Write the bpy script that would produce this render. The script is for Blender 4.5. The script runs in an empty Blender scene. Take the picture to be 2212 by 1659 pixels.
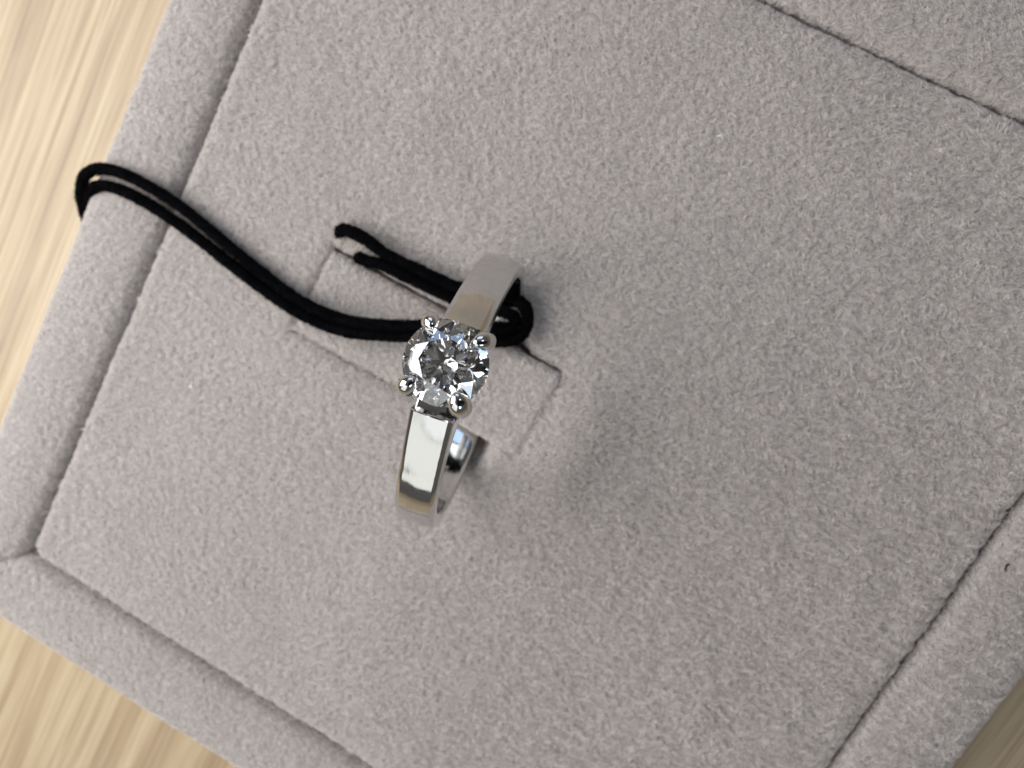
import bpy, bmesh, math, random
import numpy as np
from mathutils import Vector, Matrix

MM = 0.001                      # everything below is measured in millimetres on the pad: x, y across it, z up
rng = np.random.RandomState(7)
scene = bpy.context.scene
col = scene.collection

# ------------------------------------------------------------------ camera
cam_d = bpy.data.cameras.new('camera'); cam = bpy.data.objects.new('camera', cam_d); col.objects.link(cam)
Rc = Matrix(((0.8682926, -0.4855553, 0.1015088), (0.4640042, 0.8673684, 0.1799218), (-0.1754075, -0.1091243, 0.9784294)))
M = Rc.to_4x4(); M.translation = Vector((4.011, 12.322, 58.194)) * MM
cam.matrix_world = M
cam_d.sensor_fit = 'HORIZONTAL'; cam_d.sensor_width = 36.0; cam_d.lens = 36.0 * 1534 / 2212
cam_d.clip_start = 0.002; cam_d.clip_end = 20
cam_d.dof.use_dof = True; cam_d.dof.focus_distance = 0.0425; cam_d.dof.aperture_fstop = cam_d.lens / 0.55
scene.camera = cam

# ------------------------------------------------------------------ room light
world = bpy.data.worlds.new('World'); scene.world = world; world.use_nodes = True
bg = world.node_tree.nodes['Background']
bg.inputs['Color'].default_value = (1.0, 0.96, 0.93, 1); bg.inputs['Strength'].default_value = 0.11

def lamp(name, direction, dist, w, h, radiance, color, up=(0, 0, 1)):
    d = Vector(direction).normalized()
    L = bpy.data.lights.new(name, 'AREA'); L.shape = 'RECTANGLE'; L.size = w; L.size_y = h
    L.energy = radiance * math.pi * w * h; L.color = color
    o = bpy.data.objects.new(name, L); col.objects.link(o)
    return o, d

def window(name, az, el, dist, w, h, nx, ny, gap, radiance, colors):
    """a window or added lamp of nx * ny panes, seen from the pad at azimuth az (0 = +x, 90 = +y) and elevation el"""
    a, e = math.radians(az), math.radians(el)
    d = Vector((math.cos(e) * math.cos(a), math.cos(e) * math.sin(a), math.sin(e)))
    right = Vector((-math.sin(a), math.cos(a), 0)); up = d.cross(right).normalized()
    if up.z < 0: up = -up
    pw, ph = (w - gap * (nx - 1)) / nx, (h - gap * (ny - 1)) / ny
    for i in range(nx):
        for j in range(ny):
            o, _ = lamp(name, d, dist, pw, ph, radiance, colors[j % len(colors)])
            c = d * dist + right * ((i - (nx - 1) / 2) * (pw + gap)) + up * ((j - (ny - 1) / 2) * (ph + gap))
            z = d; x = up.cross(z).normalized(); y = z.cross(x)
            m = Matrix((x, y, z)).transposed().to_4x4(); m.translation = c
            o.matrix_world = m

window('window_light', 263, 38, 0.55, 0.50, 0.52, 1, 3, 0.004, 1.55, [(0.72, 0.74, 0.71), (0.80, 0.83, 0.83), (0.92, 0.96, 1.0)])
window('added_side_light', 193, 40, 0.19, 0.17, 0.17, 1, 1, 0.03, 6.9, [(0.965, 0.975, 1.0)])  # added fill lamp, no known window; set close so falloff dims the right
window('added_blue_light', 55, 48, 1.0, 0.30, 0.24, 2, 1, 0.03, 5.5, [(0.62, 0.80, 1.0)])  # added bluish lamp, no known window; brightens stone facets and lifts the fabric
window('added_glint_light', 332, 34, 1.0, 0.26, 0.40, 1, 1, 0.03, 5.0, [(0.75, 0.87, 1.0)])  # added lamp for more glints in the stone, no known door
window('far_window_light', 116, 24, 0.9, 0.66, 0.50, 2, 2, 0.03, 1.9, [(0.86, 0.94, 1.0), (0.42, 0.62, 1.0)])

scene.view_settings.view_transform = 'Standard'; scene.view_settings.look = 'None'
scene.view_settings.exposure = 0.0; scene.view_settings.gamma = 1.0
scene.cycles.max_bounces = 24; scene.cycles.transmission_bounces = 20; scene.cycles.glossy_bounces = 10
scene.cycles.diffuse_bounces = 4; scene.cycles.transparent_max_bounces = 8
scene.cycles.caustics_reflective = True; scene.cycles.caustics_refractive = True
scene.cycles.sample_clamp_indirect = 6.0
scene.cycles.blur_glossy = 0.3

# ------------------------------------------------------------------ helpers
def link(name, me, parent=None, mat=None):
    o = bpy.data.objects.new(name, me); col.objects.link(o)
    if parent: o.parent = parent
    if mat: me.materials.append(mat)
    return o
def empty(name, loc=(0, 0, 0)):
    o = bpy.data.objects.new(name, None); col.objects.link(o); o.empty_display_size = 0.005
    o.location = Vector(loc) * MM
    return o
def tag(o, label, cat, group=None, kind=None):
    o['label'] = label; o['category'] = cat
    if group: o['group'] = group
    if kind: o['kind'] = kind
def mesh(name, V, F, smooth=True, angle=None):
    me = bpy.data.meshes.new(name)
    me.from_pydata((np.asarray(V, float) * MM).tolist(), [], [list(map(int, f)) for f in F]); me.update()
    if smooth: me.shade_smooth()
    if angle: me.set_sharp_from_angle(angle=math.radians(angle))
    return me

T1 = rng.rand(256, 256)
def vnoise(x, y, s, k=0):
    x = np.asarray(x) / s + 37.3 * k; y = np.asarray(y) / s + 71.9 * k
    ix = np.floor(x).astype(int); iy = np.floor(y).astype(int); fx = x - ix; fy = y - iy
    fx = fx * fx * (3 - 2 * fx); fy = fy * fy * (3 - 2 * fy)
    g = lambda a, b: T1[a & 255, b & 255]
    return ((g(ix, iy) * (1 - fx) + g(ix + 1, iy) * fx) * (1 - fy) + (g(ix, iy + 1) * (1 - fx) + g(ix + 1, iy + 1) * fx) * fy) * 2 - 1

def nodes(name):
    m = bpy.data.materials.new(name); m.use_nodes = True
    nt = m.node_tree; p = nt.nodes['Principled BSDF']
    return m, nt, p
def N(nt, t, **kw):
    n = nt.nodes.new(t)
    for k, v in kw.items():
        if k in n.inputs.keys(): n.inputs[k].default_value = v
        else: setattr(n, k, v)
    return n
def ramp(nt, pts):
    r = nt.nodes.new('ShaderNodeValToRGB'); e = r.color_ramp.elements
    while len(e) > 1: e.remove(e[-1])
    e[0].position = pts[0][0]; e[0].color = (*pts[0][1], 1)
    for p_, c_ in pts[1:]:
        k = e.new(p_); k.color = (*c_, 1)
    return r

# ------------------------------------------------------------------ materials
def suede(name, dark, light, hair):
    m, nt, p = nodes(name); lk = nt.links.new
    tc = N(nt, 'ShaderNodeTexCoord')
    n1 = N(nt, 'ShaderNodeTexNoise', Scale=2600.0, Detail=2.0, Roughness=0.6); lk(tc.outputs['Object'], n1.inputs['Vector'])
    n2 = N(nt, 'ShaderNodeTexNoise', Scale=6500.0, Detail=1.0); lk(tc.outputs['Object'], n2.inputs['Vector'])
    mx = N(nt, 'ShaderNodeMath', operation='MULTIPLY_ADD'); lk(n2.outputs['Fac'], mx.inputs[0]); mx.inputs[1].default_value = 0.45
    lk(n1.outputs['Fac'], mx.inputs[2])
    src = mx.outputs[0]
    if hair:
        hi = N(nt, 'ShaderNodeHairInfo')
        ad = N(nt, 'ShaderNodeMath', operation='MULTIPLY_ADD'); lk(hi.outputs['Random'], ad.inputs[0]); ad.inputs[1].default_value = 0.30
        lk(src, ad.inputs[2]); src = ad.outputs[0]
    r = ramp(nt, [(0.42, dark), (1.12, light)] if not hair else [(0.5, dark), (1.0, light)])
    lk(src, r.inputs['Fac']); lk(r.outputs['Color'], p.inputs['Base Color'])
    p.inputs['Roughness'].default_value = 0.75; p.inputs['Specular IOR Level'].default_value = 0.25
    p.inputs['Sheen Weight'].default_value = 0.25; p.inputs['Sheen Roughness'].default_value = 0.4
    if hair:
        tr = N(nt, 'ShaderNodeBsdfTranslucent'); lk(r.outputs['Color'], tr.inputs['Color'])
        ms = N(nt, 'ShaderNodeMixShader', Fac=0.5); lk(p.outputs[0], ms.inputs[1]); lk(tr.outputs[0], ms.inputs[2])
        lk(ms.outputs[0], nt.nodes['Material Output'].inputs['Surface'])
    return m
M_BASE = suede('suede_backing', (0.31, 0.275, 0.255), (0.43, 0.395, 0.37), False)
M_NAP = suede('suede_nap', (0.57, 0.523, 0.488), (0.79, 0.742, 0.703), True)

def wood():
    m, nt, p = nodes('pale_wood'); lk = nt.links.new
    tc = N(nt, 'ShaderNodeTexCoord')
    mp = N(nt, 'ShaderNodeMapping'); mp.inputs['Rotation'].default_value = (0, 0, math.radians(11)); mp.inputs['Scale'].default_value = (1, 0.028, 1)
    lk(tc.outputs['Object'], mp.inputs['Vector'])
    a = N(nt, 'ShaderNodeTexNoise', Scale=330.0, Detail=6.0, Roughness=0.66, Distortion=0.5); lk(mp.outputs[0], a.inputs['Vector'])
    b = N(nt, 'ShaderNodeTexNoise', Scale=1500.0, Detail=3.0, Roughness=0.6); lk(mp.outputs[0], b.inputs['Vector'])
    c = N(nt, 'ShaderNodeMath', operation='MULTIPLY_ADD'); lk(b.outputs['Fac'], c.inputs[0]); c.inputs[1].default_value = 0.5; lk(a.outputs['Fac'], c.inputs[2])
    r = ramp(nt, [(0.50, (0.19, 0.122, 0.064)), (0.60, (0.29, 0.20, 0.112)), (0.74, (0.36, 0.26, 0.148)), (0.90, (0.45, 0.35, 0.215))])
    lk(c.outputs[0], r.inputs['Fac']); lk(r.outputs['Color'], p.inputs['Base Color'])
    p.inputs['Roughness'].default_value = 0.5
    mp2 = N(nt, 'ShaderNodeMapping'); mp2.inputs['Rotation'].default_value = (0, 0, math.radians(11)); mp2.inputs['Scale'].default_value = (1, 0.016, 1); lk(tc.outputs['Object'], mp2.inputs['Vector'])
    q = N(nt, 'ShaderNodeTexNoise', Scale=2600.0, Detail=2.0, Roughness=0.5); lk(mp2.outputs[0], q.inputs['Vector'])
    qr = ramp(nt, [(0.34, (0.78, 0.72, 0.66)), (0.47, (1.03, 1.03, 1.03))]); lk(q.outputs['Fac'], qr.inputs['Fac'])
    ml = N(nt, 'ShaderNodeMix', data_type='RGBA', blend_type='MULTIPLY'); ml.inputs[0].default_value = 1.0
    lk(r.outputs['Color'], ml.inputs[6]); lk(qr.outputs['Color'], ml.inputs[7]); lk(ml.outputs[2], p.inputs['Base Color'])
    bp = N(nt, 'ShaderNodeBump', Strength=0.25, Distance=0.0004); lk(c.outputs[0], bp.inputs['Height']); lk(bp.outputs[0], p.inputs['Normal'])
    return m
M_WOOD = wood()

def metal():
    m, nt, p = nodes('polished_white_gold'); lk = nt.links.new
    p.inputs['Metallic'].default_value = 1.0; p.inputs['Base Color'].default_value = (0.63, 0.622, 0.612, 1)
    tc = N(nt, 'ShaderNodeTexCoord')
    n = N(nt, 'ShaderNodeTexNoise', Scale=2600.0, Detail=4.0, Roughness=0.7); lk(tc.outputs['Object'], n.inputs['Vector'])
    mp = N(nt, 'ShaderNodeMapping'); mp.inputs['Scale'].default_value = (1, 0.05, 0.2); mp.inputs['Rotation'].default_value = (0, 0, 0.5); lk(tc.outputs['Object'], mp.inputs['Vector'])
    s = N(nt, 'ShaderNodeTexNoise', Scale=9000.0, Detail=2.0); lk(mp.outputs[0], s.inputs['Vector'])
    ad = N(nt, 'ShaderNodeMath', operation='ADD'); lk(n.outputs['Fac'], ad.inputs[0]); lk(s.outputs['Fac'], ad.inputs[1])
    mr = N(nt, 'ShaderNodeMapRange'); lk(ad.outputs[0], mr.inputs['Value'])
    mr.inputs['From Min'].default_value = 0.6; mr.inputs['From Max'].default_value = 1.4; mr.inputs['To Min'].default_value = 0.03; mr.inputs['To Max'].default_value = 0.13
    lk(mr.outputs[0], p.inputs['Roughness'])
    bp = N(nt, 'ShaderNodeBump', Strength=0.12, Distance=0.00002); lk(ad.outputs[0], bp.inputs['Height']); lk(bp.outputs[0], p.inputs['Normal'])
    return m
M_METAL = metal()

def diamond_mat():
    m, nt, p = nodes('diamond'); lk = nt.links.new; nt.nodes.remove(p)
    out = nt.nodes['Material Output']; prev = None
    g = N(nt, 'ShaderNodeBsdfGlass', Roughness=0.0, IOR=2.42, Color=(1, 1, 1, 1))
    lk(g.outputs[0], out.inputs['Surface'])
    return m
M_DIA = diamond_mat()

def cord_mat():
    m, nt, p = nodes('black_elastic'); lk = nt.links.new
    tc = N(nt, 'ShaderNodeTexCoord')
    p.inputs['Base Color'].default_value = (0.0012, 0.0013, 0.002, 1); p.inputs['Roughness'].default_value = 0.6
    p.inputs['Specular IOR Level'].default_value = 0.05
    mp = N(nt, 'ShaderNodeMapping'); lk(tc.outputs['UV'], mp.inputs['Vector'])
    w1 = N(nt, 'ShaderNodeTexWave', Scale=1.0, Distortion=0.4); w1.bands_direction = 'DIAGONAL'; lk(mp.outputs[0], w1.inputs['Vector'])
    n = N(nt, 'ShaderNodeTexNoise', Scale=6000.0, Detail=2.0); lk(tc.outputs['Object'], n.inputs['Vector'])
    ad = N(nt, 'ShaderNodeMath', operation='ADD'); lk(w1.outputs['Fac'], ad.inputs[0]); lk(n.outputs['Fac'], ad.inputs[1])
    bp = N(nt, 'ShaderNodeBump', Strength=0.8, Distance=0.00008); lk(ad.outputs[0], bp.inputs['Height']); lk(bp.outputs[0], p.inputs['Normal'])
    return m
M_CORD = cord_mat()
M_FUZZ, _n, _p = nodes('black_fuzz'); _p.inputs['Base Color'].default_value = (0.0015, 0.0015, 0.002, 1); _p.inputs['Roughness'].default_value = 0.8; _p.inputs['Specular IOR Level'].default_value = 0.03

# ------------------------------------------------------------------ ring frame (fitted position of the ring on the pad)
RC = np.array([-4.224, 0.702, 6.913])
D = np.array([0.186, -0.943, 0.275]); U = np.array([0.021, 0.283, 0.959])
U = U / np.linalg.norm(U); D = D - U * (D @ U); D /= np.linalg.norm(D)
A = np.cross(U, D) * -1
if A[0] < 0: A = -A
RO, RI, BW = 10.4, 9.1, 2.75

# ------------------------------------------------------------------ pad
E0, EW, ZB = 36.15, 8.2, -16.0; EC = E0 - 0.12
#           # half size of the cushion, rail width, table level
CRN = np.array([[-36.28, -36.74], [-35.98, 36.2], [36.28, 36.45], [35.86, -36.24]])
def warp(V):                               # the hand-made pad is not perfectly square
    V = np.array(V, float); a = V[:, 0] / E0; b = V[:, 1] / E0
    off = CRN - np.array([[-E0, -E0], [-E0, E0], [E0, E0], [E0, -E0]])
    ac = np.clip(a, -1.25, 1.25); bc = np.clip(b, -1.25, 1.25)
    w = np.stack([(1 - ac) * (1 - bc), (1 - ac) * (1 + bc), (1 + ac) * (1 + bc), (1 + ac) * (1 - bc)], 1) / 4
    V[:, :2] += w @ off
    return V
def roll(d, r, depth):                     # quarter-round edge: d is the distance inside the edge
    d = np.asarray(d, float)
    z = -(r - np.sqrt(np.maximum(r * r - (r - np.clip(d, 0, r)) ** 2, 0)))
    return np.where(d <= 0, -depth, z)
HX0, HX1, HY0, HY1 = -21.36, 1.30, -3.62, 4.8   # opening in the cushion
TX0, TX1, TY0, TY1 = -21.25, 1.25, -3.5, 4.25   # the tongue in it

def ring_dent(x, y):
    """foam pressed away under the band: lower envelope of the band at this place (large where the ring is not near)"""
    px = x - RC[0]; py = y - RC[1]
    s = (px * D[0] + py * D[1]) / (D[0] ** 2 + D[1] ** 2)       # along the ring plane
    lat = np.abs(px * A[0] + py * A[1]) - BW / 2
    s = np.clip(s, -10.6, 10.6)
    ang = np.linspace(0, 2 * np.pi, 361); P = RC + RO * (np.sin(ang)[:, None] * D + np.cos(ang)[:, None] * U)
    sp = ((P[:, 0] - RC[0]) * D[0] + (P[:, 1] - RC[1]) * D[1]) / (D[0] ** 2 + D[1] ** 2)
    low = P[:, 2] < RC[2]; o = np.argsort(sp[low])
    z = np.interp(s, sp[low][o], P[:, 2][low][o], left=9, right=9)
    return z - 0.15 + np.maximum(lat, 0) ** 1.3 * 1.1

def smin(a, b, k=0.6):
    h = np.clip(0.5 + 0.5 * (b - a) / k, 0, 1); return b * (1 - h) + a * h - k * h * (1 - h)

def cushion_h(x, y):
    # rounded outline
    r = 1.3; qx = np.abs(x) - (EC - r); qy = np.abs(y) - (EC - r)
    sd = np.hypot(np.maximum(qx, 0), np.maximum(qy, 0)) + np.minimum(np.maximum(qx, qy), 0) - r
    z = roll(-sd, 1.0, 4.5)
    z = z + 0.16 * vnoise(x, y, 9, 1) + 0.07 * vnoise(x, y, 3.4, 2) + 0.012 * vnoise(x, y, 0.7, 3)
    g = lambda cx, cy, sx, sy: np.exp(-((x - cx) / sx) ** 2 - ((y - cy) / sy) ** 2)
    z = z + 0.55 * g(5.2, -0.5, 3.0, 5.0) - 0.5 * g(1.5, 7.5, 4.5, 3.5) - 0.35 * g(-2.0, 9.0, 4.0, 4.0) - 0.45 * g(-4, -8, 4, 3) + 0.25 * g(-12, -7, 8, 3)
    # edge of the opening
    dx = np.maximum(np.maximum(HX0 - x, x - HX1), 0); dy = np.maximum(np.maximum(HY0 - y, y - HY1), 0)
    dd = np.hypot(dx, dy)
    z = z + np.where(dd < 0.7, -(0.7 - np.sqrt(np.maximum(0.49 - (0.7 - np.minimum(dd, 0.7)) ** 2, 0))) * np.where(x > HX1, 0.25, 0.8), 0)
    return smin(z, ring_dent(x, y))

def lines(lo, hi, step, extra):
    base = np.arange(lo, hi + 1e-6, (hi - lo) / round((hi - lo) / step))
    ex = np.array(extra)
    base = base[np.min(np.abs(base[:, None] - ex[None]), 1) > 0.06]
    return np.unique(np.round(np.r_[base, ex], 4))
fine = [0, 0.04, 0.15, 0.35, 0.65, 1.0, 1.4]
def grid_mesh(xs, ys, hf, hole=None, walls=True):
    X, Y = np.meshgrid(xs, ys, indexing='ij'); Z = hf(X, Y)
    nx, ny = len(xs), len(ys); V = np.stack([X, Y, Z], -1).reshape(-1, 3).tolist(); F = []
    xc = (xs[1:] + xs[:-1]) / 2; yc = (ys[1:] + ys[:-1]) / 2
    for i in range(nx - 1):
        for j in range(ny - 1):
            if hole and hole[0] < xc[i] < hole[1] and hole[2] < yc[j] < hole[3]: continue
            F.append((i * ny + j, (i + 1) * ny + j, (i + 1) * ny + j + 1, i * ny + j + 1))
    return V, F
xs = lines(-EC, EC, 0.5, [-EC + f for f in fine] + [EC - f for f in fine] + [HX0 - f for f in fine[:5]] + [HX1 + f for f in fine[:5]])
ys = lines(-EC, EC, 0.5, [-EC + f for f in fine] + [EC - f for f in fine] + [HY0 - f for f in fine[:5]] + [HY1 + f for f in fine[:5]])
V, F = grid_mesh(xs, ys, cushion_h, (HX0, HX1, HY0, HY1))
# walls of the opening and its floor
def wall(pts):
    b = len(V)
    for (x, y) in pts:
        V.append([x, y, float(cushion_h(np.array([x]), np.array([y]))[0])]); V.append([x, y, -6.0])
    for k in range(len(pts) - 1):
        F.append((b + 2 * k, b + 2 * k + 1, b + 2 * k + 3, b + 2 * k + 2))
hx = xs[(xs >= HX0 - 1e-6) & (xs <= HX1 + 1e-6)]; hy = ys[(ys >= HY0 - 1e-6) & (ys <= HY1 + 1e-6)]
wall([(x, HY0) for x in hx][::-1]); wall([(x, HY1) for x in hx]); wall([(HX0, y) for y in hy]); wall([(HX1, y) for y in hy][::-1])
b = len(V); V += [[HX0, HY0, -5.9], [HX1, HY0, -5.9], [HX1, HY1, -5.9], [HX0, HY1, -5.9]]; F.append((b, b + 1, b + 2, b + 3))
V = warp(V)

pad = empty('ring_display_pad', (0, 0, ZB))
tag(pad, 'grey suede ring display pad with padded frame lying on pale wood', 'display pad')
UP = Vector((0, 0, -ZB)) * MM

def nap(parent, V, F, density, length, seed, zmin=-1.0, lean=1.0, mat=None, bias=(-0.45, -0.25, 0), name='nap', rad3=(0.017, 0.016, 0.010)):
    """short upright fibres of the suede, as one curves object"""
    V = np.asarray(V, float); Q = np.array([f for f in F if len(f) == 4])
    T = np.r_[Q[:, [0, 1, 2]], Q[:, [0, 2, 3]]]
    a, b_, c = V[T[:, 0]], V[T[:, 1]], V[T[:, 2]]
    nn = np.cross(b_ - a, c - a); ar = np.linalg.norm(nn, axis=1) / 2; nn = nn / (2 * ar[:, None] + 1e-12)
    ok = ((a[:, 2] + b_[:, 2] + c[:, 2]) / 3 > zmin) & (ar > 1e-7)
    T, a, b_, c, nn, ar = T[ok], a[ok], b_[ok], c[ok], nn[ok], ar[ok]
    r = np.random.RandomState(seed); n = int(ar.sum() * density)
    k = r.choice(len(ar), n, p=ar / ar.sum()); u = r.rand(n); v = r.rand(n); s = u + v > 1; u[s] = 1 - u[s]; v[s] = 1 - v[s]
    p = a[k] + (b_[k] - a[k]) * u[:, None] + (c[k] - a[k]) * v[:, None]; nr = nn[k]
    x, y = p[:, 0] + 0.7 * p[:, 2], p[:, 1] + 0.7 * p[:, 2]
    wx = 0.5 + 0.5 * np.tanh((p[:, 0] - 6) / 9.0)            # the right half of the cushion has been combed, its nap lies in short strands
    xa, ya = 0.95 * x + 0.31 * y, -0.31 * x + 0.95 * y
    def fld(q):
        comb = vnoise(xa, ya * 3.2, 0.95, 50 + q)
        return (1 - 0.5 * wx) * fl0(q) + 0.75 * wx * comb
    def fl0(q):
        return 1.0 * vnoise(x, y, 0.27, 10 + q) + 0.08 * vnoise(x, y, 0.7, 20 + q) + 0.30 * vnoise(x, y, 6.0, 30 + q) + 0.26 * vnoise(x, y, 17.0, 33 + q) + 0.45 * r.randn(n)
    ln = np.stack([fld(0), fld(1), 0.25 * r.randn(n)], 1) * lean + np.array(bias)
    ln -= nr * np.sum(ln * nr, 1)[:, None]
    L = length * (0.80 + 0.25 * vnoise(x, y, 0.4, 40) + 0.45 * wx * vnoise(xa, ya * 3.0, 0.85, 41) + 0.35 * r.rand(n)) * (1 + 0.15 * wx)
    stray = r.rand(n) < 0.0006; L[stray] *= 2.4
    L = L[:, None]
    pts = np.stack([p - nr * 0.03, p + L * (nr * 0.38 + ln * 0.45), p + L * (nr * 0.48 + ln * 1.05)], 1) * MM
    hc = bpy.data.hair_curves.new(name); hc.add_curves([3] * n)
    hc.points.foreach_set('position', pts.astype(np.float32).ravel())
    rad = np.tile(np.array(rad3), n) * MM
    at = hc.attributes.get('radius') or hc.attributes.new('radius', 'FLOAT', 'POINT')
    at.data.foreach_set('value', rad.astype(np.float32))
    hc.materials.append(mat or M_NAP)
    o = bpy.data.objects.new(name, hc); col.objects.link(o); o.parent = parent; o['kind'] = 'stuff'
    return o
DENS = 120
cush = link('cushion', mesh('cushion', V, F), pad, M_BASE); cush.location = UP
nap(cush, V, F, DENS, 0.40, 11)

# tongue that holds the ring
def tongue_h(x, y):
    d = np.minimum(np.minimum(x - TX0, (TX1 - x) * 3.0), np.minimum(y - TY0, TY1 - y))
    z = roll(d, 0.6, 2.0) + 0.10 + 0.05 * vnoise(x, y, 3, 5) + 0.02 * vnoise(x, y, 1.0, 6)
    z = z + 0.12 * np.exp(-((x - 0.5) / 2.5) ** 2) - 0.25 * np.exp(-((x + 12) / 6.0) ** 2)
    return z
tx = lines(TX0, TX1, 0.45, [TX0 + f for f in fine[:5]] + [TX1 - f for f in fine[:5]])
ty = lines(TY0, TY1, 0.45, [TY0 + f for f in fine[:5]] + [TY1 - f for f in fine[:5]])
V, F = grid_mesh(tx, ty, tongue_h)
nX, nY = len(tx), len(ty); b = len(V)
rim = [(i * nY) for i in range(nX)] + [(nX - 1) * nY + j for j in range(1, nY)] + [i * nY + nY - 1 for i in range(nX - 2, -1, -1)] + [j for j in range(nY - 2, 0, -1)]
for i in rim: V.append([V[i][0], V[i][1], -2.0])
F.append(tuple(range(b, b + len(rim)))[::-1])
for k in range(len(rim)):
    k2 = (k + 1) % len(rim)
    F.append((rim[k], b + k, b + k2, rim[k2]))
V = warp(V)
tong = link('tongue', mesh('tongue', V, F), pad, M_BASE); tong.location = UP
nap(tong, V, [f for f in F if len(f) == 4], DENS, 0.30, 12, zmin=-0.9)

# frame rails
vs = np.r_[-1 + np.array([0, 0.0006, 0.002, 0.005, 0.010, 0.016]), np.linspace(-0.975, 0.975, 150), 1 - np.array([0, 0.0006, 0.002, 0.005, 0.010, 0.016])[::-1]]
us = np.r_[0, 0.235, 0.245, 0.28, 0.35, 0.45, 0.545, 0.555, 0.60, 0.70, 0.85, 1.0, 1.2, 1.45, 1.8, np.linspace(2.3, EW - 1.7, 10), EW - np.array([1.3, 0.9, 0.6, 0.35, 0.15, 0.03, 0])]
def rail(k):
    VV, UU = np.meshgrid(vs, us, indexing='ij')
    x = VV * (E0 + UU); y = -(E0 + UU)
    g0 = 0.42 if k in (1, 2) else 0.24
    dm = (1 - np.abs(VV)) * (E0 + UU) * 0.7071
    z = np.minimum(roll(UU - g0, 0.9 if k in (1, 2) else 1.15, 4.5), roll(EW - UU, 1.5, 4.5)) + 0.55 * np.sin(np.pi * np.clip(UU / EW, 0, 1))
    z = z + roll(dm, 0.8, 1.2) * (1 if True else 0)
    c, s = round(math.cos(k * math.pi / 2)), round(math.sin(k * math.pi / 2))
    X = c * x - s * y; Y = s * x + c * y
    z = z + 0.10 * vnoise(X, Y, 8, 7) + 0.04 * vnoise(X, Y, 3, 8)
    if k in (1, 2): z = z - 0.35
    inw = (0.12 * vnoise(VV * 40, VV * 0, 6, 9 + k)) * np.exp(-((UU) / 1.0) ** 2)
    V = np.stack([X, Y, z], -1); n1, n2 = len(vs), len(us); V = V.reshape(-1, 3).tolist(); F = []
    for i in range(n1 - 1):
        for j in range(n2 - 1):
            F.append((i * n2 + j, i * n2 + j + 1, (i + 1) * n2 + j + 1, (i + 1) * n2 + j))
    b = len(V)                                            # outer side down to the table
    for i in range(n1):
        q = V[i * n2 + n2 - 1]; V.append([q[0], q[1], ZB + 0.02])
    for i in range(n1 - 1):
        F.append((i * n2 + n2 - 1, b + i, b + i + 1, (i + 1) * n2 + n2 - 1))
    return V, F
for k in range(4):
    V, F = rail(k); V = warp(V)
    o = link('frame_rail', mesh('frame_rail', V, F), pad, M_BASE); o.location = UP
    nap(o, V, F, DENS, 0.36, 20 + k)
# board under the cushion
bm = bmesh.new(); bmesh.ops.create_cube(bm, size=1)
for v in bm.verts: v.co = Vector((v.co.x * 86, v.co.y * 86, 0.1 + (v.co.z + 0.5) * 8)) * MM
me = bpy.data.meshes.new('base_board'); bm.to_mesh(me); bm.free(); link('base_board', me, pad, M_BASE)

# ------------------------------------------------------------------ table
bm = bmesh.new(); bmesh.ops.create_grid(bm, x_segments=8, y_segments=8, size=0.8)
r_ = bmesh.ops.extrude_face_region(bm, geom=bm.faces[:])
for v in [g for g in r_['geom'] if isinstance(g, bmesh.types.BMVert)]: v.co.z -= 0.03
bmesh.ops.recalc_face_normals(bm, faces=bm.faces[:])
me = bpy.data.meshes.new('wooden_table'); bm.to_mesh(me); bm.free()
tab = link('wooden_table', me, None, M_WOOD); tab.location = (0.03, 0.02, ZB * MM)
tag(tab, 'pale wooden tabletop with long brown streaky grain under the grey pad', 'table')

# ------------------------------------------------------------------ ring
ring = bpy.data.objects.new('diamond_ring', None); col.objects.link(ring); ring.empty_display_size = 0.005
m = Matrix((Vector(A), Vector(D), Vector(U))).transposed().to_4x4()   # local: x across the band, y along the ring plane, z to the stone
if m.determinant() < 0: m = Matrix((Vector(-A), Vector(D), Vector(U))).transposed().to_4x4()
m.translation = Vector(RC) * MM; ring.matrix_world = m
SX = 1 if (Vector(A).dot(m.to_3x3().col[0]) > 0) else -1
tag(ring, 'polished white metal solitaire ring with round clear diamond, standing in the pad', 'ring')

def section(w, top, bot, edge=0.3, dome=0.085):
    """cross-section of the band: list of (across, radius): flat top, a narrow bevel along each side, comfort-rounded inside"""
    hw = w / 2; e = edge; dr = e * 0.40
    half = [(f * (hw - e - 0.10), top - dome * f * f) for f in (0.0, 0.33, 0.66, 1.0)]
    half += [(hw - e - 0.03, top - dome - 0.004), (hw - e + 0.02, top - dome - 0.02), (hw - 0.12, top - dome - dr), (hw - 0.07, top - dome - dr - 0.03), (hw - 0.025, top - dome - dr - 0.08), (hw, top - dome - dr - 0.16)]
    s0 = top - dome - dr - 0.16; s1 = bot + 0.3
    half += [(hw, s0 + (s1 - s0) * f) for f in (0.08, 0.4, 0.75)]
    half += [(hw - 0.3 + 0.3 * math.cos(math.radians(a)), bot + 0.3 - 0.3 * math.sin(math.radians(a))) for a in (0, 22, 45, 68, 90)]
    half += [(f * (hw - 0.3), bot - 0.06 * (1 - f * f)) for f in (0.66, 0.33)]
    return half + [(0.0, bot - 0.06)] + [(-a, r) for a, r in half[:0:-1]]
def r_out(t):                                             # t in degrees from the stone
    a = abs(t); s = max(42.0 - a, 0.0)                    # flat shoulders that leave the round of the band at 43 degrees
    return RO / math.cos(math.radians(s)) + (0.10 if t > 0 else 0.18) * math.sin(math.pi * min(s, 28.0) / 28.0) * (s > 0)
TE_LO, TE_UP = 15.6, 13.2                                 # where the shoulders end on each side of the stone
FLOOR = 10.35
stations = []
for t in np.linspace(TE_LO, 360 - TE_UP, 220):
    tt = t if t <= 180 else t - 360
    stations.append((t, r_out(tt), 0.30))
lo, up = stations[0], stations[-1]
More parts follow.
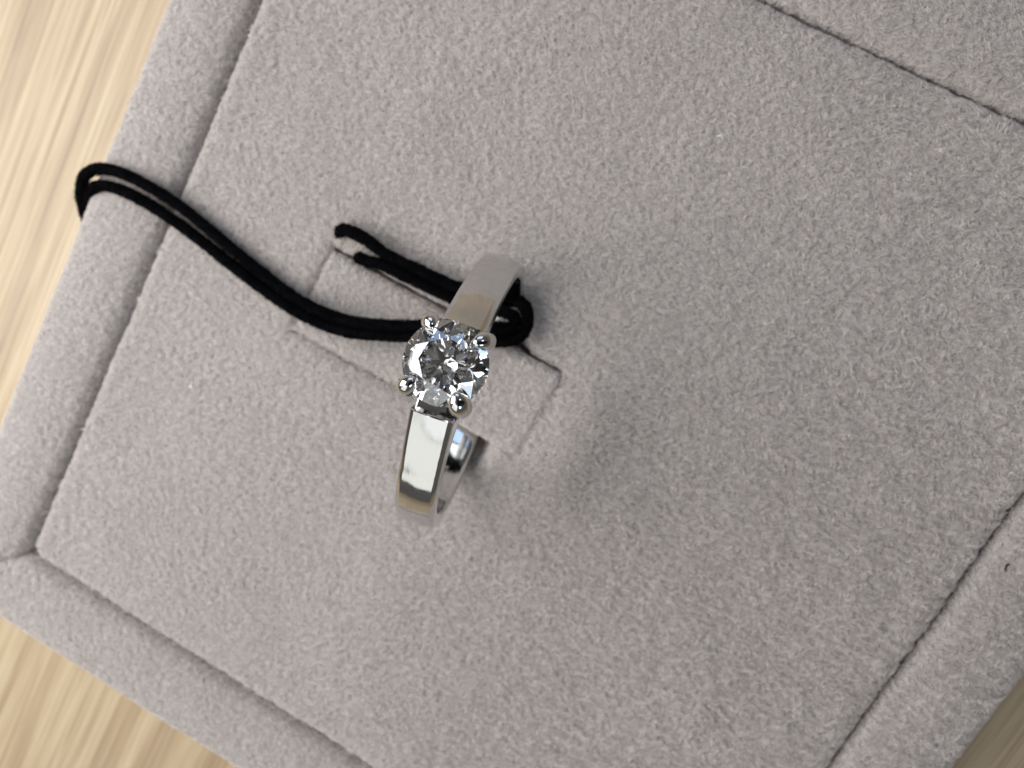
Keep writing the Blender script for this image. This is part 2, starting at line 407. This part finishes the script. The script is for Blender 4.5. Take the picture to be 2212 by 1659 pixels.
head = [(lo[0] - 0.9, FLOOR, 0.1), (lo[0] - 0.5, FLOOR, 0.1), (lo[0] - 0.35, lo[1] - 0.30, 0.12), (lo[0] - 0.25, lo[1] - 0.10, 0.2)]
tail = [(up[0] + 0.25, up[1] - 0.10, 0.2), (up[0] + 0.35, up[1] - 0.30, 0.12), (up[0] + 0.5, FLOOR, 0.1), (up[0] + 0.9, FLOOR, 0.1)]
mid = [(t, FLOOR, 0.1) for t in np.linspace(360 - TE_UP + 3, 360 + TE_LO - 3, 14)]
allst = head + stations + tail + mid
V = []; F = []; ns = None
for (t, ro, ed) in allst:
    P = section(BW, ro, RI, ed); ns = len(P); tr = math.radians(t)
    for (xx, rr) in P: V.append((SX * xx, rr * math.sin(tr), rr * math.cos(tr)))
n = len(allst)
for i in range(n):
    i2 = (i + 1) % n
    for j in range(ns):
        j2 = (j + 1) % ns
        F.append((i * ns + j, i2 * ns + j, i2 * ns + j2, i * ns + j2))
def recalc(me):
    bm = bmesh.new(); bm.from_mesh(me); bmesh.ops.recalc_face_normals(bm, faces=bm.faces[:]); bm.to_mesh(me); bm.free()
me = mesh('band', V, F, True); recalc(me); me.set_sharp_from_angle(angle=math.radians(38))
link('band', me, ring, M_METAL)

def tube(path, radii, seg=20, closed=False, cap=True, uvlen=None):
    path = np.asarray(path, float); n = len(path); V = []; F = []
    tg = np.gradient(path, axis=0); tg /= np.linalg.norm(tg, axis=1)[:, None]
    ref = np.array([0, 0, 1.0]) if abs(tg[0][2]) < 0.9 else np.array([1.0, 0, 0])
    nrm = ref - tg[0] * (ref @ tg[0]); nrm /= np.linalg.norm(nrm)
    for i in range(n):
        nrm = nrm - tg[i] * (nrm @ tg[i]); nrm /= np.linalg.norm(nrm); bn = np.cross(tg[i], nrm)
        for k in range(seg):
            a = 2 * math.pi * k / seg; V.append(path[i] + radii[i] * (math.cos(a) * nrm + math.sin(a) * bn))
    for i in range(n - 1):
        for k in range(seg):
            k2 = (k + 1) % seg; F.append((i * seg + k, i * seg + k2, (i + 1) * seg + k2, (i + 1) * seg + k))
    if cap:
        F.append(tuple(range(seg))[::-1]); F.append(tuple((n - 1) * seg + k for k in range(seg)))
    return V, F
def spline(P, n):
    P = np.asarray(P, float); m_ = len(P); out = []
    Q = np.r_[[2 * P[0] - P[1]], P, [2 * P[-1] - P[-2]]]
    for t in np.linspace(0, m_ - 1 - 1e-9, n):
        i = int(t); f = t - i; p0, p1, p2, p3 = Q[i], Q[i + 1], Q[i + 2], Q[i + 3]
        out.append(0.5 * ((2 * p1) + (-p0 + p2) * f + (2 * p0 - 5 * p1 + 4 * p2 - p3) * f * f + (-p0 + 3 * p1 - 3 * p2 + p3) * f ** 3))
    return np.array(out)

GH, GR = 12.6, 2.5                                        # girdle height and radius
for sgn_d in (1, -1):
    for sgn_a in (1, -1):
        phi = math.radians({(1, 1): 38.5, (1, -1): 40, (-1, 1): 42.5, (-1, -1): 39}[(sgn_d, sgn_a)]); cx, cy = SX * sgn_a * math.sin(phi), sgn_d * math.cos(phi)
        prof = [(1.25, 9.7, .50), (1.75, 10.6, .52), (2.25, 11.5, .56), (2.58, 12.2, .60), (2.63, 12.65, .63), (2.52, 13.02, .61), (2.33, 13.27, .53), (2.12, 13.40, .39), (1.97, 13.42, .23), (1.90, 13.40, .07)]
        kk = {(1, 1): 1.08, (1, -1): 0.90, (-1, 1): 0.92, (-1, -1): 0.84}[(sgn_d, sgn_a)]
        prof = [(a_, h_, r_ * kk) for a_, h_, r_ in prof]
        pp = spline([(a_ * cx, a_ * cy, h_) for a_, h_, _ in prof], 40); rr = spline([[q[2]] for q in prof], 40)[:, 0]
        V, F = tube(pp, np.maximum(rr, 0.04), 24)
        V = np.array(V); V += 0.035 * np.stack([vnoise(V[:, 0] * 3 + V[:, 2], V[:, 1] * 3 + 2 * V[:, 2], 1.6, 80 + q_) for q_ in range(3)], 1)   # filed by hand, not quite even
        me = mesh('prong', V, F, True); recalc(me)
        link('prong', me, ring, M_METAL)
# gallery cup under the stone
V = []; F = []; prof = [(0.75, 10.1), (1.15, 10.5), (1.62, 11.15), (1.86, 11.5), (1.98, 11.5), (1.98, 11.35), (1.75, 10.95), (1.35, 10.3), (1.2, 9.9)]
for k in range(48):
    a = 2 * math.pi * k / 48
    for (rr, hh) in prof: V.append((rr * math.cos(a), rr * math.sin(a), hh))
for k in range(48):
    for j in range(len(prof) - 1):
        F.append((k * 9 + j, ((k + 1) % 48) * 9 + j, ((k + 1) % 48) * 9 + j + 1, k * 9 + j + 1))
me = mesh('gallery', V, F, True, 35); recalc(me); link('gallery', me, ring, M_METAL)

# round brilliant
def brilliant(R):
    rt = 0.58 * R; crown = 0.345 * (2 * R) * 0.45; pd = math.tan(math.radians(40.8)) * R; tg = 0.05 * R
    V = []; F = []
    def add(r, a, z): V.append((r * math.cos(a), r * math.sin(a), z)); return len(V) - 1
    st = math.pi / 4; hf = math.pi / 8; NS = 4
    zc = lambda x: crown * (R - x) / (R - rt)             # main crown plane, x measured along its own direction
    rs = rt * math.cos(hf) + 0.52 * (R - rt * math.cos(hf)); zs = zc(rs * math.cos(hf))
    zp = lambda x: -pd * (1 - x / R)
    rl = 0.23 * R; zl = zp(rl * math.cos(hf))
    tab_ = [add(rt, k * st, crown + tg) for k in range(8)]
    star = [add(rs, k * st + hf, zs + tg) for k in range(8)]
    low = [add(rl, k * st + hf, zl - tg) for k in range(8)]
    cul = add(0, 0, -pd - tg)
    def plane_z(p, q, s, x, y):
        p, q, s = map(np.array, (p, q, s)); nn = np.cross(q - p, s - p); return p[2] - (nn[0] * (x - p[0]) + nn[1] * (y - p[1])) / nn[2]
    gt, gb = {}, {}
    for h in range(16):
        a0, a1 = h * hf, (h + 1) * hf
        k = (h // 2) % 8
        p0 = (R * math.cos(a0), R * math.sin(a0), 0.0); p1 = (R * math.cos(a1), R * math.sin(a1), 0.0)
        ks = k                                             # star point at k*st+hf is shared by halves 2k and 2k+1
        sp = V[star[ks]]; lp = V[low[ks]]
        for i in range(NS):
            a = a0 + (a1 - a0) * i / NS; x, y = R * math.cos(a), R * math.sin(a)
            zt = plane_z((p0[0], p0[1], tg), (p1[0], p1[1], tg), sp, x, y); zb = plane_z((p0[0], p0[1], -tg), (p1[0], p1[1], -tg), lp, x, y)
            gt[h * NS + i] = add(R, a, zt); gb[h * NS + i] = add(R, a, zb)
    n = 16 * NS
    F.append(tuple(tab_))
    for k in range(8):
        F.append((tab_[k], star[k], tab_[(k + 1) % 8]))
        F.append((tab_[k], star[k - 1], gt[(k * 2 * NS) % n], star[k]))
        F.append((cul, low[k], gb[(k * 2 * NS) % n], low[k - 1]))
        for h in (2 * k, 2 * k + 1):
            F.append(tuple([star[k]] + [gt[(h * NS + i) % n] for i in range(NS + 1)]))
            F.append(tuple([low[k]] + [gb[(h * NS + i) % n] for i in range(NS, -1, -1)]))
    for i in range(n): F.append((gt[i], gb[i], gb[(i + 1) % n], gt[(i + 1) % n]))
    return V, F
V, F = brilliant(GR)
V = np.array(V); ang = math.radians(9); c_, s_ = math.cos(ang), math.sin(ang)
V = np.c_[V[:, 0] * c_ - V[:, 1] * s_, V[:, 0] * s_ + V[:, 1] * c_, V[:, 2]]
ti = 0.09; V = np.c_[V[:, 0], V[:, 1] * math.cos(ti) + V[:, 2] * math.sin(ti), -V[:, 1] * math.sin(ti) + V[:, 2] * math.cos(ti) + GH]   # the stone sits a little askew
me = mesh('diamond', V, F, False); recalc(me); link('diamond', me, ring, M_DIA)

# ------------------------------------------------------------------ elastic cord
cord = empty('elastic_cord', (-44.3, -1.2, 0))
tag(cord, 'black doubled elastic cord looped over the left frame rail and through the ring', 'cord')
# centre line of the pair, with half the distance between its two strands
CP = [(-45.1, -9.5, -12.5, .5), (-46.0, -8.0, -9.0, .5), (-47.2, -5.9, -5.6, .5), (-47.2, -4.4, -4.0, .55), (-46.1, -3.0, -1.9, .62), (-44.4, -1.15, .3, .70), (-42.6, .15, 1.0, .72), (-39.47, .69, 1.15, .72),
      (-34.86, .47, .95, .72), (-28.78, -.51, .85, .62), (-23.51, -1.2, 1.1, .54), (-19.5, -1.2, 1.5, .5), (-15.87, -.37, 2.2, .45), (-11.97, 1.38, 2.9, .42),
      (-9.22, 2.92, 3.0, .45), (-6.39, 4.3, 2.2, .5), (-4.2, 5.2, 1.35, .52), (-3.6, 6.2, .9, .5), (-4.3, 7.35, .9, .6), (-6.7, 7.15, 1.1, .68), (-9.39, 6.2, 1.5, .48), (-13.02, 5.94, 1.6, .45), (-16.19, 5.75, 1.45, .47)]
C = np.array([c_[:3] for c_ in CP]); S = np.array([c_[3] for c_ in CP])
tg = np.gradient(C, axis=0); pr = np.stack([-tg[:, 1], tg[:, 0], 0 * tg[:, 0]], 1); pr /= np.linalg.norm(pr, axis=1)[:, None] + 1e-9
for sg, tail_, r0 in ((1, [(-17.3, 4.95, .95), (-18.5, 4.75, .35), (-18.9, 4.62, -1.6), (-18.9, 4.6, -4)], .45), (-1, [(-18.2, 6.5, 1.35), (-20.3, 6.35, .9), (-21.1, 5.85, .1), (-21.0, 5.0, -1.6), (-20.9, 4.75, -4)], .47)):
    pts = np.r_[C + sg * pr * S[:, None] + np.array([0, 0, 0.12 * sg]), np.array(tail_)]
    pp = spline(pts, 520)
    ln = np.r_[0, np.cumsum(np.linalg.norm(np.diff(pp, axis=0), axis=1))]
    seg = 16
    V, F = tube(pp, r0 * (1 + 0.05 * vnoise(ln, ln * 0, 2.5, 60 + sg)), seg)
    # braid: low crossing ridges round the strand
    V = np.array(V); cc = np.repeat(pp, seg, 0); k = np.tile(np.arange(seg), len(pp)) * 2 * math.pi / seg; l_ = np.repeat(ln, seg)
    V = cc + (V - cc) * (1 + 0.09 * np.cos(3 * k + l_ * 5.5) * np.cos(3 * k - l_ * 5.5))[:, None]
    V = V - np.array([-44.3, -1.2, 0])
    me = mesh('strand', V, F, True); recalc(me)
    uv = me.uv_layers.new(name='UVMap')
    so = link('strand', me, cord, M_CORD)
    nap(so, V, F, 130, 0.15, 70 + sg, zmin=-99, lean=1.3, mat=M_FUZZ, bias=(0, 0, 0), name='fuzz', rad3=(0.013, 0.012, 0.007))

# lint
def lint(pts, rad, label, colr, loc):
    o = empty('lint', loc) if False else None
    V, F = tube(spline(pts, 24), np.full(24, rad) * np.r_[.4, .8, np.ones(20), .8, .4], 8)
    m_, nt_, p_ = nodes('lint'); p_.inputs['Base Color'].default_value = (*colr, 1); p_.inputs['Roughness'].default_value = 0.8
    o = link('lint', mesh('lint', V, F), None, m_); o.location = Vector(loc) * MM
    tag(o, label, 'lint')
lint([(0, .35, .2), (-.12, .1, .35), (-.05, -.15, .3), (.2, -.25, .1)], .07, 'tiny black curl of lint on the right hand frame rail', (.01, .01, .012), (37.7, 8.0, 0.5))
lint([(-.12, 0, 0), (0, .06, .08), (.12, .02, 0)], .09, 'tiny white speck of lint on the cushion below the cord', (.85, .85, .85), (-27.5, -12.9, .55))
lint([(-.3, 0, 0), (-.05, .12, .1), (.2, .05, .05)], .022, 'pale wisp of lint high up on the middle of the cushion', (.85, .85, .84), (3.2, 26.2, .5))
lint([(-.3, .1, 0), (.0, -.1, .1), (.3, .1, .05)], .03, 'thin dark fibre of lint on the cushion left of the lower band', (.05, .045, .045), (-17.0, -16.5, .5))

# ------------------------------------------------------------------ the phone that takes the picture (its dark back is mirrored in the ring and shades the pad)
m_, nt_, p_ = nodes('phone_back'); p_.inputs['Base Color'].default_value = (0.012, 0.012, 0.016, 1); p_.inputs['Roughness'].default_value = 0.35
mg, _, pg = nodes('lens_glass'); pg.inputs['Base Color'].default_value = (0.004, 0.004, 0.008, 1); pg.inputs['Roughness'].default_value = 0.05
def slab(name, x0, x1, y0, y1, z0, z1, r, parent, mat, seg=10):
    V = []; n = 4 * (seg + 1)
    for z, ins in ((z0, 0.6), (z0 + 0.6, 0), (z1 - 0.6, 0), (z1, 0.6)):
        for q, (cx, cy) in enumerate(((x1 - r, y1 - r), (x0 + r, y1 - r), (x0 + r, y0 + r), (x1 - r, y0 + r))):
            for k in range(seg + 1):
                a = (q + k / seg) * math.pi / 2; V.append((cx + (r - ins) * math.cos(a), cy + (r - ins) * math.sin(a), z))
    F = [tuple(range(n))[::-1], tuple(range(3 * n, 4 * n))]
    for l in range(3):
        for k in range(n): F.append((l * n + k, l * n + (k + 1) % n, (l + 1) * n + (k + 1) % n, (l + 1) * n + k))
    return link(name, mesh(name, V, F, True, 35), parent, mat)
ph = bpy.data.objects.new('smartphone', None); col.objects.link(ph); ph.empty_display_size = 0.01
Mp = Rc.to_4x4(); Mp.translation = Vector((4.011, 12.322, 58.194)) * MM; ph.matrix_world = Mp
tag(ph, 'dark smartphone held over the pad, mirrored in the ring', 'phone')
slab('body', -13, 133, -58, 13, 9.0, 17.0, 10, ph, m_)
for (lx, ly) in ((0, 0), (0, -19), (17, -9)):
    slab('lens', lx - 6, lx + 6, ly - 6, ly + 6, 7.2, 8.9, 5.9, ph, mg)
